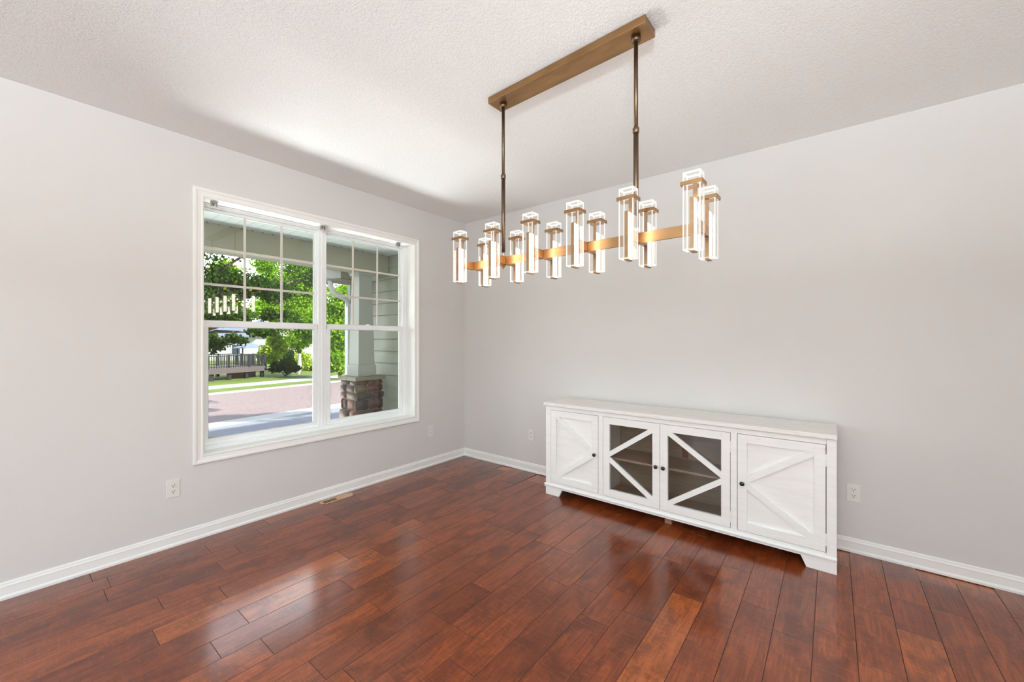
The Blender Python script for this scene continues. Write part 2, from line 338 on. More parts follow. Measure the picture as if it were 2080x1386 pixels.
# floor: planks 152 mm wide running along Y, end joints surveyed
def build_floor():
    W = 0.1521; rnd = random.Random(7)
    joints = {1: [-2.568], 3: [-2.588], 4: [-2.892, -1.98], 5: [-2.661], 6: [-2.060, -2.964], 7: [-1.903, -2.663], 8: [-2.210, -2.818], 9: [-2.063, -2.669],
              10: [-2.214], 12: [-2.065], 13: [-1.154], 14: [-1.461, -2.216], 15: [-1.416], 16: [-1.616], 17: [-0.846, -1.46], 18: [-1.151],
              19: [-0.688, -1.464], 20: [-1.001], 21: [-1.150], 22: [-1.002], 23: [-0.687], 24: [-0.775], 25: [-0.468]}
    tones = {(16, -1.8): 0.3, (18, -1.5): 0.95, (17, -1.2): 0.2, (23, -1.0): 0.55, (24, -1.0): 0.9}
    bm = bmesh.new(); lay = bm.loops.layers.float_color.new('plank')
    g, dz = 0.0014, 0.0022
    for r in range(-1, 35):
        js = sorted(joints.get(r, []), reverse=True)
        if not js: js = [-rnd.uniform(0.5, 3.0)]
        full = list(js)
        y = js[0]
        while y < -0.25:
            y += rnd.choice([0.3, 0.46, 0.61, 0.76, 0.91, 1.06]); full.append(y)
        y = js[-1]
        while y > RY:
            y -= rnd.choice([0.46, 0.61, 0.76, 0.91, 1.06, 1.2]); full.append(y)
        # gaps longer than 1.25 m between surveyed joints get a joint of their own
        full = sorted(set(round(v, 3) for v in full))
        for y0, y1 in zip(full, full[1:]):
            y0 = max(y0, RY); y1 = min(y1, 0.0)
            if y1 - y0 < 0.01: continue
            x0, x1 = max(r * W, 0.0), min((r + 1) * W, RX)
            if x1 - x0 < 0.01: continue
            t = rnd.betavariate(3.2, 3.6)
            for (rr, yy), tv in tones.items():
                if rr == r and y0 < yy < y1: t = tv
            col = (t, rnd.random(), rnd.random(), 1)
            o = [bm.verts.new(p) for p in ((x0, y0, -dz), (x1, y0, -dz), (x1, y1, -dz), (x0, y1, -dz))]
            i = [bm.verts.new(p) for p in ((x0 + g, y0 + g, 0), (x1 - g, y0 + g, 0), (x1 - g, y1 - g, 0), (x0 + g, y1 - g, 0))]
            fs = [bm.faces.new(i)] + [bm.faces.new((o[q], o[(q + 1) % 4], i[(q + 1) % 4], i[q])) for q in range(4)]
            for f in fs:
                for lp in f.loops: lp[lay] = col
            for f in fs[1:]: f.material_index = 1
    # sub-floor so that the slab has thickness
    r = bmesh.ops.create_cube(bm, size=1.0)
    for v in r['verts']: v.co = Vector((RX / 2 + v.co.x * (RX + 0.4), RY / 2 + v.co.y * (-RY + 0.4), -0.08 + v.co.z * 0.15))
    me = bpy.data.meshes.new('floor'); bm.to_mesh(me); bm.free(); me.materials.append(M['floor']); me.materials.append(M['plankedge'])
    o = bpy.data.objects.new('floor', me); COL.objects.link(o); struct(o, 'reddish brown hand-scraped hardwood plank floor')
build_floor()

# baseboards: 89 mm board with a stepped top and a shoe bead
def baseboard(name, axis, a, b_, sign, parent=None):
    prof = [(0, 0), (0.020, 0), (0.020, 0.012), (0.0165, 0.019), (0.0125, 0.022), (0.0115, 0.062), (0.0125, 0.066), (0.009, 0.074), (0.0075, 0.084), (0.004, 0.089), (0, 0.089)]
    m = MB()
    pts = [(sign * p[0], p[1]) for p in prof]
    m.prism(pts, axis, a, b_)
    return m
o = MB(); o.prism([(p[0], p[1]) for p in [(0, 0), (0.020, 0), (0.020, 0.012), (0.0165, 0.019), (0.0125, 0.022), (0.0115, 0.062), (0.0125, 0.066), (0.009, 0.074), (0.0075, 0.084), (0.004, 0.089), (0, 0.089)]], 'y', RY, 0)
struct(o.build('baseboard_left', 'trim'), 'white baseboard under the window')
o = baseboard('baseboard_back', 'x', 0.0, RX, -1); struct(o.build('baseboard_back', 'trim'), 'white baseboard behind the sideboard')
o = MB(); o.prism([(RX - p[0], p[1]) for p in [(0, 0), (0.02, 0), (0.012, 0.02), (0.012, 0.07), (0, 0.089)]], 'y', -2.5, 0); struct(o.build('baseboard_right', 'trim'))

# ---------------------------------------------------------------- the window
def frame_ring(m, y0, y1, z0, z1, prof, mi=0):
    """mitred frame round a rectangle; prof = list of (distance outward from the inner edge, x)"""
    loops = []
    for d, x in prof:
        loops.append([m.bm.verts.new((x, yy, zz)) for yy, zz in ((y0 - d, z0 - d), (y1 + d, z0 - d), (y1 + d, z1 + d), (y0 - d, z1 + d))])
    for a, c in zip(loops, loops[1:]):
        for i in range(4):
            f = m.bm.faces.new((a[i], a[(i + 1) % 4], c[(i + 1) % 4], c[i])); f.material_index = mi
    return m
def solid_ring(m, y0, y1, z0, z1, wd, x0, x1, bev=0.002):
    """square-section frame whose inner edge is the rectangle, wd wide, between x0 and x1"""
    e = bev
    prof = [(0, x0), (0, x1 - e), (e, x1), (wd - e, x1), (wd, x1 - e), (wd, x0), (0, x0)]
    return frame_ring(m, y0, y1, z0, z1, prof)
win = empty('window_1', (0, (WY0 + WY1) / 2, WZ0)); struct(win, 'large white double-hung window pair with grilles in the upper sashes')
win_loc = Vector(win.location)
def wpart(m, name, mat, parent=None):
    o = m.build(name, mat, parent or win)
    if parent is None: o.location = -win_loc
    return o
m = MB()
frame_ring(m, WY0 + 0.005, WY1 - 0.005, WZ0 + 0.009, WZ1 - 0.009,
           [(0, 0.0), (0, 0.010), (0.004, 0.013), (0.010, 0.013), (0.014, 0.010), (0.036, 0.014), (0.040, 0.018), (0.046, 0.020), (0.056, 0.020), (0.060, 0.016), (0.060, 0.0)])
wpart(m, 'casing', 'trim')
m = MB(); solid_ring(m, WY0 + 0.004, WY1 - 0.004, WZ0 + 0.008, WZ1 - 0.008, 0.012, -0.135, 0.001, 0.0005); wpart(m, 'jamb', 'trim')
# vinyl frame with steps and the centre mullion
m = MB()
solid_ring(m, WY0 + 0.034, WY1 - 0.034, WZ0 + 0.036, WZ1 - 0.022, 0.034, -0.20, -0.125)
solid_ring(m, WY0 + 0.044, WY1 - 0.044, WZ0 + 0.046, WZ1 - 0.030, 0.014, -0.20, -0.137)
YC = (WY0 + WY1) / 2
m.box(-0.20, -0.128, YC - 0.036, YC + 0.036, WZ0 + 0.03, WZ1 - 0.02, 0.003)
m.box(-0.20, -0.124, YC - 0.008, YC + 0.008, WZ0 + 0.03, WZ1 - 0.02, 0.002)
wpart(m, 'frame', 'vinyl')
for s0, s1 in ((-2.472, -1.708), (-1.561, -0.812)):
    # lower sash, in front
    m = MB(); solid_ring(m, s0, s1, 0.642, 1.457, 0.030, -0.165, -0.137); 
    m.box(-0.166, -0.132, s0 - 0.03, s1 + 0.03, 1.457, 1.502, 0.004)          # meeting rail
    lo = wpart(m, 'lower_sash', 'vinyl')
    g = MB(); g.box(-0.1525, -0.1485, s0 - 0.004, s1 + 0.004, 0.638, 1.461); g.build('pane', 'glass', lo)
    g = MB(); solid_ring(g, s0 + 0.003, s1 - 0.003, 0.645, 1.454, 0.0028, -0.1483, -0.1405, 0.0005); g.build('gasket', 'gasket', lo)
    cy = (s0 + s1) / 2
    g = MB(); g.box(-0.150, -0.128, cy - 0.028, cy + 0.028, 1.5015, 1.506, 0.001).box(-0.146, -0.132, cy - 0.01, cy + 0.02, 1.505, 1.515, 0.002); g.build('sash_lock', 'vinyl', lo)
for s0, s1 in ((-2.494, -1.689), (-1.583, -0.790)):
    m = MB(); solid_ring(m, s0, s1, 1.506, 2.310, 0.028, -0.198, -0.168)
    up = wpart(m, 'upper_sash', 'vinyl')
    g = MB(); g.box(-0.186, -0.182, s0 - 0.004, s1 + 0.004, 1.50, 2.314); g.build('pane', 'glass', up)
    g = MB(); solid_ring(g, s0 + 0.0025, s1 - 0.0025, 1.5085, 2.3075, 0.0023, -0.1818, -0.174, 0.0005); g.build('gasket', 'gasket', up)
    g = MB(); th = (s1 - s0) / 3; tz = 0.268
    for i in (1, 2):
        g.box(-0.1815, -0.1735, s0 + th * i - 0.0085, s0 + th * i + 0.0085, 1.506, 2.31, 0.002)
        g.box(-0.1805, -0.1745, s0, s1, 1.506 + tz * i - 0.0085, 1.506 + tz * i + 0.0085, 0.002)
    g.build('grille', 'grille', up)

# three small metal blind brackets under the head jamb
def bracket():
    t = empty('blind_bracket')
    m = MB(); m.box(-0.016, 0.012, -0.024, 0.024, -0.003, 0.0, 0.0008).box(-0.016, -0.014, -0.022, 0.022, -0.045, -0.003, 0.0005); m.build('mounting_plate', 'plastic', t)
    m = MB(); m.box(-0.013, 0.008, -0.017, -0.0155, -0.034, -0.005).box(-0.013, 0.008, 0.0155, 0.017, -0.034, -0.005).box(0.006, 0.008, -0.017, 0.017, -0.012, -0.005); m.build('clip', 'nickel', t)
    m = MB(); m.lathe([(0.004, 0), (0.004, 0.003)], (-0.010, -0.004, -0.022), 'x', 12); m.build('screw', 'slot', t)
    return t
br = bracket()
for i, (y, lab) in enumerate(((-2.458, 'small nickel blind bracket in the top left corner of the window recess'),
                              (-1.672, 'small nickel blind bracket above the centre mullion of the window'),
                              (-0.895, 'small nickel blind bracket in the top right corner of the window recess'))):
    o = br if i == 0 else copy_tree(br)
    o.location = (-0.05, y, WZ1 - 0.0085); tag(o, lab, 'bracket', 'blind brackets in the window recess')

# ---------------------------------------------------------------- outlets
def outlet(kind=0):
    """faces +Y locally; base at the wall plane"""
    t = empty('wall_outlet')
    m = MB(); m.box(-0.035, 0.035, 0.0, 0.0055, -0.057, 0.057, 0.0022); m.build('cover_plate', 'plastic', t)
    for dz in (0.0195, -0.0195):
        m = MB(); m.lathe([(0.0168, 0.0), (0.0168, 0.0065), (0.0155, 0.0075)], (0, 0, dz), 'y', 24)
        for v in m.bm.verts: v.co.y = abs(v.co.y)
        r = m.build('receptacle', 'plastic', t)
        s = MB(); s.box(-0.0078, -0.0052, 0.0068, 0.0079, dz + 0.0005, dz + 0.0095).box(0.0052, 0.0078, 0.0068, 0.0079, dz + 0.0015, dz + 0.0090)
        s.lathe([(0.0030, 0.0068), (0.0030, 0.0079)], (0, 0, dz - 0.0065), 'y', 12)
        for v in s.bm.verts: v.co.y = abs(v.co.y)
        s.build('slots', 'slot', r)
    m = MB(); m.lathe([(0.0028, 0.0), (0.0028, 0.0062)], (0, 0, 0), 'y', 12)
    for v in m.bm.verts: v.co.y = abs(v.co.y)
    m.build('screw', 'plastic', t)
    return t
out0 = outlet()
for i, (loc, rz, lab) in enumerate((((0, -2.700, 0.380), -PI / 2, 'white duplex outlet low on the window wall, left of the window'),
                                    ((0, -0.523, 0.376), -PI / 2, 'small white outlet on the window wall between window and room corner'),
                                    ((0.975, 0, 0.380), PI, 'white outlet on the back wall left of the sideboard'),
                                    ((3.521, 0, 0.379), PI, 'white duplex outlet on the back wall right of the sideboard'))):
    o = out0 if i == 0 else copy_tree(out0)
    o.location = loc; o.rotation_euler = (0, 0, rz); tag(o, lab, 'outlet', 'wall outlets')

# ---------------------------------------------------------------- floor register
t = empty('floor_vent', (0.085, -1.617, 0)); tag(t, 'tan metal floor vent in the wood floor under the window', 'vent')
L2, W2 = 0.143, 0.043
m = MB()
m.box(-W2, W2, -L2, L2, 0.0, 0.0035, 0.0012)
bmesh.ops.delete(m.bm, geom=[], context='FACES')
m.bm.free(); m = MB()
for (a, c, d, e) in ((-W2, W2, -L2, -L2 + 0.022), (-W2, W2, L2 - 0.022, L2), (-W2, -W2 + 0.014, -L2, L2), (W2 - 0.014, W2, -L2, L2), (-W2, W2, -0.006, 0.006)):
    m.box(a, c, d, e, 0.0003, 0.0045, 0.0012)
m.build('frame', 'vent', t)
MB().box(-0.028, 0.028, -0.12, -0.006, 0.0002, 0.0006).build('duct_opening', 'slot', t)
MB().box(-0.028, 0.028, 0.006, 0.12, 0.0003, 0.0016).build('damper_plate', 'vent', t)
for k in range(9):
    y = -0.113 + k * 0.0125
    MB().box(-0.028, 0.028, y - 0.0007, y + 0.0007, 0.0008, 0.0030).build('louver', 'vent', t)

# ================================================================ SIDEBOARD
def clip(poly, y0, y1, z0, z1):
    def cut(P, inside, inter):
        out = []
        for i in range(len(P)):
            a, c = P[i - 1], P[i]
            if inside(c):
                if not inside(a): out.append(inter(a, c))
                out.append(c)
            elif inside(a): out.append(inter(a, c))
        return out
    def ix(v, k):
        return lambda a, c: tuple(a[j] + (c[j] - a[j]) * (v - a[k]) / (c[k] - a[k]) for j in (0, 1))
    for ins, f in ((lambda p: p[0] >= y0, ix(y0, 0)), (lambda p: p[0] <= y1, ix(y1, 0)), (lambda p: p[1] >= z0, ix(z0, 1)), (lambda p: p[1] <= z1, ix(z1, 1))):
        poly = cut(poly, ins, f)
    return poly
SX0, SX1, SY0, SY1 = 1.420, 3.435, -0.400, -0.028
sb = empty('sideboard', ((SX0 + SX1) / 2, (SY0 + SY1) / 2, 0)); tag(sb, 'distressed white farmhouse sideboard with two glass doors against the back wall', 'sideboard')
SL = Vector(sb.location)
def spart(m, name, mat, parent=None):
    o = m.build(name, mat, parent or sb)
    if parent is None: o.location = -SL
    return o
DOORS = [(1.4725, 1.9255, 'R', False), (1.971, 2.4205, 'L', True), (2.4235, 2.883, 'R', True), (2.927, 3.384, 'L', False)]
DZ0, DZ1 = 0.116, 0.746
spart(MB().prism([(SX0 - 0.012, SY0 - 0.022), (SX1 + 0.003, SY0 - 0.022), (SX1 + 0.003, SY1 + 0.006), (SX0 - 0.012, SY1 + 0.006)], 'z', 0.784, 0.812, bev=0.003), 'top', 'top')
m = MB()
m.box(SX0, SX0 + 0.02, SY0 + 0.02, SY1, 0.072, 0.784).box(SX1 - 0.02, SX1, SY0 + 0.02, SY1, 0.072, 0.784)                 # sides
for x in (1.948, 2.905): m.box(x - 0.009, x + 0.009, SY0 + 0.02, SY1 - 0.012, 0.10, 0.784)                                     # dividers
# face frame
m.box(SX0, 1.4695, SY0, SY0 + 0.02, 0.072, 0.784, 0.0015).box(3.3875, SX1, SY0, SY0 + 0.02, 0.072, 0.784, 0.0015)
m.box(1.929, 1.9675, SY0, SY0 + 0.02, DZ0 - 0.003, DZ1 + 0.003, 0.001).box(2.886, 2.9235, SY0, SY0 + 0.02, DZ0 - 0.003, DZ1 + 0.003, 0.001)
m.box(1.4695, 3.3865, SY0, SY0 + 0.02, DZ1 + 0.003, 0.784).box(1.4695, 3.3865, SY0, SY0 + 0.02, 0.085, DZ0 - 0.0025)
spart(m, 'carcass', 'white')
spart(MB().box(SX0 + 0.02, SX1 - 0.02, SY0 + 0.021, SY1 - 0.012, 0.088, 0.104), 'bottom_board', 'inner')
# base moulding with a bead
m = MB(); m.prism([(SY0 + 0.005, 0.066), (SY0 - 0.006, 0.066), (SY0 - 0.007, 0.076), (SY0 - 0.011, 0.082), (SY0 - 0.011, 0.088), (SY0 - 0.006, 0.094), (SY0 - 0.001, 0.096), (SY0 + 0.005, 0.096)], 'x', SX0 - 0.010, SX1 + 0.001)
m.prism([(SX0 + 0.004, 0.066), (SX0 - 0.006, 0.066), (SX0 - 0.010, 0.082), (SX0 - 0.010, 0.088), (SX0, 0.096), (SX0 + 0.004, 0.096)], 'y', SY0 - 0.006, SY1)
spart(m, 'base_moulding', 'white')
for x0, x1, xa in ((SX0, 1.556, 1.588), (SX1, 3.292, 3.262)):
    for y0 in (SY0 - 0.002, SY1 - 0.022):
        spart(MB().prism([(x0, 0.0), (x1, 0.0), (xa, 0.067), (x0, 0.067)], 'y', y0, y0 + 0.022, bev=0.001), 'foot', 'white')
    s = 1 if x0 < 2 else -1
    spart(MB().box(x0, x0 + s * 0.02, SY0 + 0.02, SY0 + 0.11, 0.0, 0.067), 'foot', 'white')
spart(MB().box(2.435, 2.485, -0.335, -0.29, 0.0, 0.088, 0.002), 'centre_foot', 'rawwood')
# back panel with an arched cable hole behind the right glass door
def back_panel():
    bm = bmesh.new()
    def loop(pts): 
        vs_ = [bm.verts.new((x, SY1 - 0.006, z)) for x, z in pts]
        return [bm.edges.new((vs_[i], vs_[(i + 1) % len(vs_)])) for i in range(len(vs_))]
    e = loop([(SX0 + 0.02, 0.104), (SX1 - 0.02, 0.104), (SX1 - 0.02, 0.784), (SX0 + 0.02, 0.784)])
    cx = 2.500; hw = 0.024
    arch = [(cx - hw, 0.424), (cx + hw, 0.424)] + [(cx + hw * math.cos(t), 0.512 + hw * math.sin(t)) for t in [PI * i / 10 for i in range(11)]]
    e += loop(arch)
    bmesh.ops.triangle_fill(bm, use_beauty=True, edges=e)
    # drop the triangles inside the hole
    kill = [f for f in bm.faces if cx - hw < f.calc_center_median().x < cx + hw and 0.424 < f.calc_center_median().z < 0.5359 and all(abs(v.co.x - cx) <= hw + 1e-5 and v.co.z < 0.54 and v.co.z > 0.42 for v in f.verts)]
    bmesh.ops.delete(bm, geom=kill, context='FACES_ONLY')
    r = bmesh.ops.extrude_face_region(bm, geom=bm.faces[:])
    for v in [g for g in r['geom'] if isinstance(g, bmesh.types.BMVert)]: v.co.y += 0.006
    m = MB(); m.bm.free(); m.bm = bm
    spart(m, 'back_panel', 'inner')
back_panel()
spart(MB().box(2.45, 2.55, SY1 + 0.0015, SY1 + 0.006, 0.40, 0.56), 'hole_backing', 'rawwood')  # backing added behind the cable hole to keep it dark
spart(MB().box(1.957, 2.896, SY0 + 0.05, SY1 - 0.0061, 0.404, 0.420, 0.001), 'shelf', 'inner')
for i, (x0, x1, apex, glass) in enumerate(DOORS):
    sw = 0.054; rz0, rz1 = DZ0 + 0.056, DZ1 - 0.054
    y0, y1 = SY0 - 0.001, SY0 + 0.023
    m = MB()
    m.box(x0, x0 + sw, y0, y1, DZ0, DZ1, 0.0012).box(x1 - sw, x1, y0, y1, DZ0, DZ1, 0.0012)
    m.box(x0 + sw, x1 - sw, y0, y1, DZ0, rz0, 0.0008).box(x0 + sw, x1 - sw, y0, y1, rz1, DZ1, 0.0008)
    d = spart(m, 'door', 'white')
    d['label'] = 'glass door with angled braces' if glass else 'solid door with angled braces'
    a, c = x0 + sw, x1 - sw; ax, bx = (a, c) if apex == 'L' else (c, a); sg = 1 if apex == 'L' else -1
    zc = (rz0 + rz1) / 2; bw = 0.036
    for up in (1, -1):
        zt = rz1 if up > 0 else rz0
        P = Vector((ax, zc)); Q = Vector((bx, zt)); dd = (Q - P).normalized(); nn = Vector((-dd.y, dd.x)) * (1 if (dd.x > 0) == (up > 0) else -1)
        if (nn.y > 0) != (up > 0): nn = -nn
        e1, e2 = P - dd * 0.2, Q + dd * 0.3
        # the lower edge of the band starts at the apex, the band is shifted so that it ends on the corner
        t0, t1 = 0.0, bw
        def ln(pt, off): return (pt.x + nn.x * off, pt.y + nn.y * off)
        P2 = P; Q2 = Q - nn * (bw * 0.5); dd2 = (Q2 - P2).normalized(); nn2 = Vector((-dd2.y, dd2.x))
        if (nn2.y > 0) != (up > 0): nn2 = -nn2
        s_, e_ = P2 - dd2 * 0.2, Q2 + dd2 * 0.3
        poly = [(s_.x, s_.y), (e_.x, e_.y), (e_.x + nn2.x * bw, e_.y + nn2.y * bw), (s_.x + nn2.x * bw, s_.y + nn2.y * bw)]
        if up > 0: poly = clip(poly, a, c, zc, rz1)
        else: poly = clip(poly, a, c, rz0, zc)
        br_ = MB().prism(poly, 'y', y0 + 0.0015, y0 + 0.017); br_.build('brace', 'white', d)
    if glass:
        MB().box(a - 0.004, c + 0.004, y0 + 0.018, y0 + 0.021, rz0 - 0.004, rz1 + 0.004).build('pane', 'cabglass', d)
    else:
        MB().box(a - 0.004, c + 0.004, y0 + 0.0165, y1 - 0.001, rz0 - 0.004, rz1 + 0.004).build('panel', 'white', d)
    # knob on the apex side for solid doors, on the meeting stiles for the glass ones
    kx = {0: 1.899, 1: 2.397, 2: 2.450, 3: 2.955}[i]
    kn = MB(); kn.lathe([(0.0065, 0.0), (0.0055, 0.004), (0.005, 0.010), (0.009, 0.013), (0.0135, 0.017), (0.0145, 0.021), (0.0125, 0.026), (0.007, 0.0285), (0.001, 0.029)], (kx, y0, 0.428), 'y', 20)
    kn.build('knob', 'black', d)
    hx = {0: x0 - 0.001, 1: x0 - 0.001, 2: x1 + 0.001, 3: x1 + 0.001}[i]
    for hz in (0.190, 0.655):
        MB().box(hx - 0.004, hx + 0.004, y0 - 0.005, y0 + 0.004, hz - 0.036, hz + 0.036, 0.002).build('hinge', 'white', d)

# ================================================================ PENDANT
PA = math.atan2(-0.028, 0.914)
pend = empty('linear_chandelier', (2.340, -1.643, H), PA); tag(pend, 'long brass chandelier with twelve glowing crystal lamps hanging from the ceiling', 'chandelier')
MB().box(-0.457, 0.457, -0.057, 0.057, -0.035, 0.0, 0.0018).build('canopy', 'brass', pend)
for u in (-0.392, 0.392):
    m = MB(); m.lathe([(0.0092, -0.447), (0.0092, -0.030)], (u, 0, 0), 'z', 16).lathe([(0.0112, -0.878), (0.0112, -0.455)], (u, 0, 0), 'z', 16)
    r = m.build('rod', 'rod', pend)
    MB().lathe([(0.0115, -0.462), (0.0140, -0.459), (0.0140, -0.440), (0.0095, -0.434)], (u, 0, 0), 'z', 20).build('rod_joint', 'rod', r)
    MB().lathe([(0.021, -0.036), (0.021, -0.052), (0.019, -0.056), (0.0125, -0.058)], (u, 0, 0), 'z', 24).build('rod_cup', 'rod', r)
    MB().lathe([(0.006, -0.905), (0.0075, -0.902), (0.0075, -0.879), (0.006, -0.877)], (u, 0, 0), 'z', 16).build('rod_pin', 'nickel', r)
    MB().box(u - 0.009, u + 0.009, -0.011, 0.011, -0.962, -0.898, 0.002).lathe([(0.004, -0.972), (0.007, -0.968), (0.007, -0.961)], (u, 0, 0), 'z', 14).build('bar_clamp', 'brass', r)
MB().box(-0.655, 0.680, -0.005, 0.005, -0.953, -0.906, 0.001).build('bar', 'brass', pend)
ZT, ZB = -0.741, -1.037     # top and bottom of the crystals, below the ceiling
def lamp():
    """one crystal lamp on the +Y side of the bar, centred on x = 0"""
    m = MB(); m.box(-0.0085, 0.0085, 0.006, 0.082, -0.951, -0.908, 0.001)
    a = m.build('lamp_arm', 'brass')
    MB().box(-0.0082, 0.0082, 0.0815, 0.0845, ZB - 0.004, -0.775, 0.0005).build('back_plate', 'brass', a)
    MB().box(-0.0082, 0.0082, 0.0815, 0.1275, ZB - 0.0075, ZB - 0.0012, 0.0008).build('bottom_bracket', 'brass', a)
    MB().box(-0.0074, 0.0074, 0.086, 0.1225, ZB + 0.001, -0.842).build('light_tube', 'led', a)
    MB().box(-0.0082, 0.0082, 0.1235, 0.1265, ZB + 0.0005, -0.838, 0.0005).build('cover_strip', 'brass', a)
    # collar: a square brass band round the crystal
    m = MB(); y0, y1, x0 = 0.080, 0.130, 0.0325; z0, z1 = -0.792, -0.778; o_ = 0.0068; g_ = 0.0015
    for (p, q, r, s) in ((-x0 - o_, x0 + o_, y0 - o_, y0 - g_), (-x0 - o_, x0 + o_, y1 + g_, y1 + o_), (-x0 - o_, -x0 - g_, y0 - g_, y1 + g_), (x0 + g_, x0 + o_, y0 - g_, y1 + g_)):
        m.box(p, q, r, s, z0, z1)
    m.build('collar', 'brass', a)
    # crystal: thick clear walls whose cut edges are given a glow of their own
    m = MB(); m.box(-x0, x0, y0, y1, ZB, ZT, 0, 0)
    f = [q for q in m.bm.faces if q.calc_center_median().z < ZB + 1e-4]; bmesh.ops.delete(m.bm, geom=f, context='FACES_ONLY')
    t_ = 0.0052
    for sx in (-1, 1):
        for yy in (y0, y1 - t_ * 0.6):
            xa = sx * x0 - (t_ if sx > 0 else 0)
            m.box(xa + 0.0002, xa + t_ - 0.0002, yy + 0.0002, yy + t_ * 0.6 - 0.0002, ZB + 0.0005, ZT - 0.0075, 0, 1)
    for (p, q, r, s) in ((-x0, x0, y0, y0 + t_), (-x0, x0, y1 - t_, y1), (-x0, -x0 + t_, y0 + t_, y1 - t_), (x0 - t_, x0, y0 + t_, y1 - t_)):
        m.box(p + 0.0002, q - 0.0002, r + 0.0002, s - 0.0002, ZT - 0.0075, ZT - 0.0003, 0, 1)
        if abs(p) > 0.02 or True: m.box(p + 0.0002, q - 0.0002, r + 0.0002, s - 0.0002, ZB + 0.0003, ZB + 0.004, 0, 1)
    m.build('crystal', ['crystal', 'rim'], a)
    return a
first = lamp(); k = 0
for side in (-1, 1):
    for i in range(6):
        o = first if k == 0 else copy_tree(first)
        o.parent = pend; o.location = (0.013 + 0.2604 * (i - 2.5), 0, 0); o.rotation_euler = (0, 0, PI if side < 0 else 0); k += 1

# ================================================================ OUTDOORS
G = -1.0
RD = Vector((-0.125, 0.992)); RN = Vector((-0.992, -0.125))      # road direction, direction away from the house
def strip(name, d0, d1, z, mat, l0=-30, l1=60, th=0.1, label=None, mats=None):
    m = MB(); P = [RN * d0 + RD * l0, RN * d1 + RD * l0, RN * d1 + RD * l1, RN * d0 + RD * l1]
    m.prism([(p.x, p.y) for p in P], 'z', z - th, z); return struct(m.build(name, mat), label)
strip('far_lawn', 20.75, 120, G + 0.02, 'grass', -60, 110, 0.2, 'sunny green lawn beyond the far pavement')
strip('far_sidewalk', 19.15, 20.75, G + 0.03, 'curb', label='pale concrete pavement across the street')
strip('verge', 17.75, 19.15, G + 0.03, 'grass', label='strip of sunny grass between far curb and pavement')
strip('far_curb', 17.3, 17.75, G + 0.02, 'curb', label='pale curb on the far side of the street')
strip('street', 10.36, 17.3, G - 0.02, 'asphalt', label='pinkish grey asphalt street')
strip('near_curb', 9.56, 10.36, G, 'curb', label='bright concrete curb on the near side of the street')
m = MB(); P = [(-9.62, -0.35), (-8.05, 0.02), (-2.2, 0.35), (-2.2, 60), (-9.62 - 7.4, 60)]
q = [(RN * 9.56 + RD * -0.2), (RN * 9.56 + RD * 60)]
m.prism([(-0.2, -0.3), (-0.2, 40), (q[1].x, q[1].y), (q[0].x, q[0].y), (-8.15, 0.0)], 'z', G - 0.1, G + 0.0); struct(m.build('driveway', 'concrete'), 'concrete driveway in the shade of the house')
m = MB(); q = [(RN * 9.56 + RD * -30), (RN * 9.56 + RD * -0.2)]
m.prism([(-0.2, -30), (-0.2, -0.3), (-8.15, 0.0), (q[1].x, q[1].y), (q[0].x, q[0].y)], 'z', G - 0.1, G + 0.015); struct(m.build('front_lawn', 'grass'), 'shaded grass of the front lawn')
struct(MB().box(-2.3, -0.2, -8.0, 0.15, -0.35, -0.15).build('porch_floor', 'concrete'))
# porch ceiling with V-grooves, header beam
m = MB(); y = -8.0
while y < 0.15:
    y2 = min(y + 0.106, 0.15); m.box(-1.745, -0.2, y + 0.0015, y2 - 0.0015, 2.606, 2.62); m.box(-1.745, -0.2, y, y2, 2.612, 2.63)
    y += 0.106
struct(m.build('porch_ceiling', 'soffit'), 'white grooved porch ceiling seen through the window')
m = MB(); m.box(-2.10, -1.74, -8.0, 0.15, 2.345, 2.66, 0.003)
struct(m.build('porch_beam', 'beam'), 'beige beam along the front of the porch')
m = MB(); y = -8.0
while y < 0.12:
    m.box(-1.7395, -1.733, y - 0.005, y + 0.005, 2.597, 2.607); y += 0.106
struct(m.build('soffit_channel', 'slot'))
# garage side wall with lap siding (exposure 178 mm)
m = MB(); z = -1.05
m.box(-2.84, 0.0, 0.19, 0.4, -1.0, 2.62)
zz = 1.377 - 0.178 * 14
while zz < 2.62:
    z1 = min(zz + 0.178, 2.62)
    m.prism([(0.148, zz + 0.004), (0.168, z1), (0.19, z1), (0.19, zz + 0.004)], 'x', -2.84, -0.2); zz += 0.178
m.box(-2.86, -2.77, 0.138, 0.4, -1.0, 2.62, 0.002)
struct(m.build('wall_garage', 'siding'), 'sage grey lap siding wall at the end of the porch')
# roof and upper body of the house: they throw the shade on the drive
m = MB(); m.prism([(-2.35, 2.68), (-0.21, 2.68), (-0.21, 2.95), (8.5, 2.95), (8.5, 3.2), (3.1, 7.6), (-2.35, 2.90)], 'y', -12, 0.16)
m.prism([(-3.5, 2.66), (-0.21, 2.66), (-0.21, 2.95), (8.5, 2.95), (8.5, 3.2), (3.1, 7.6), (-3.5, 2.9)], 'y', 0.17, 7)
struct(m.build('house_roof', 'roof'))
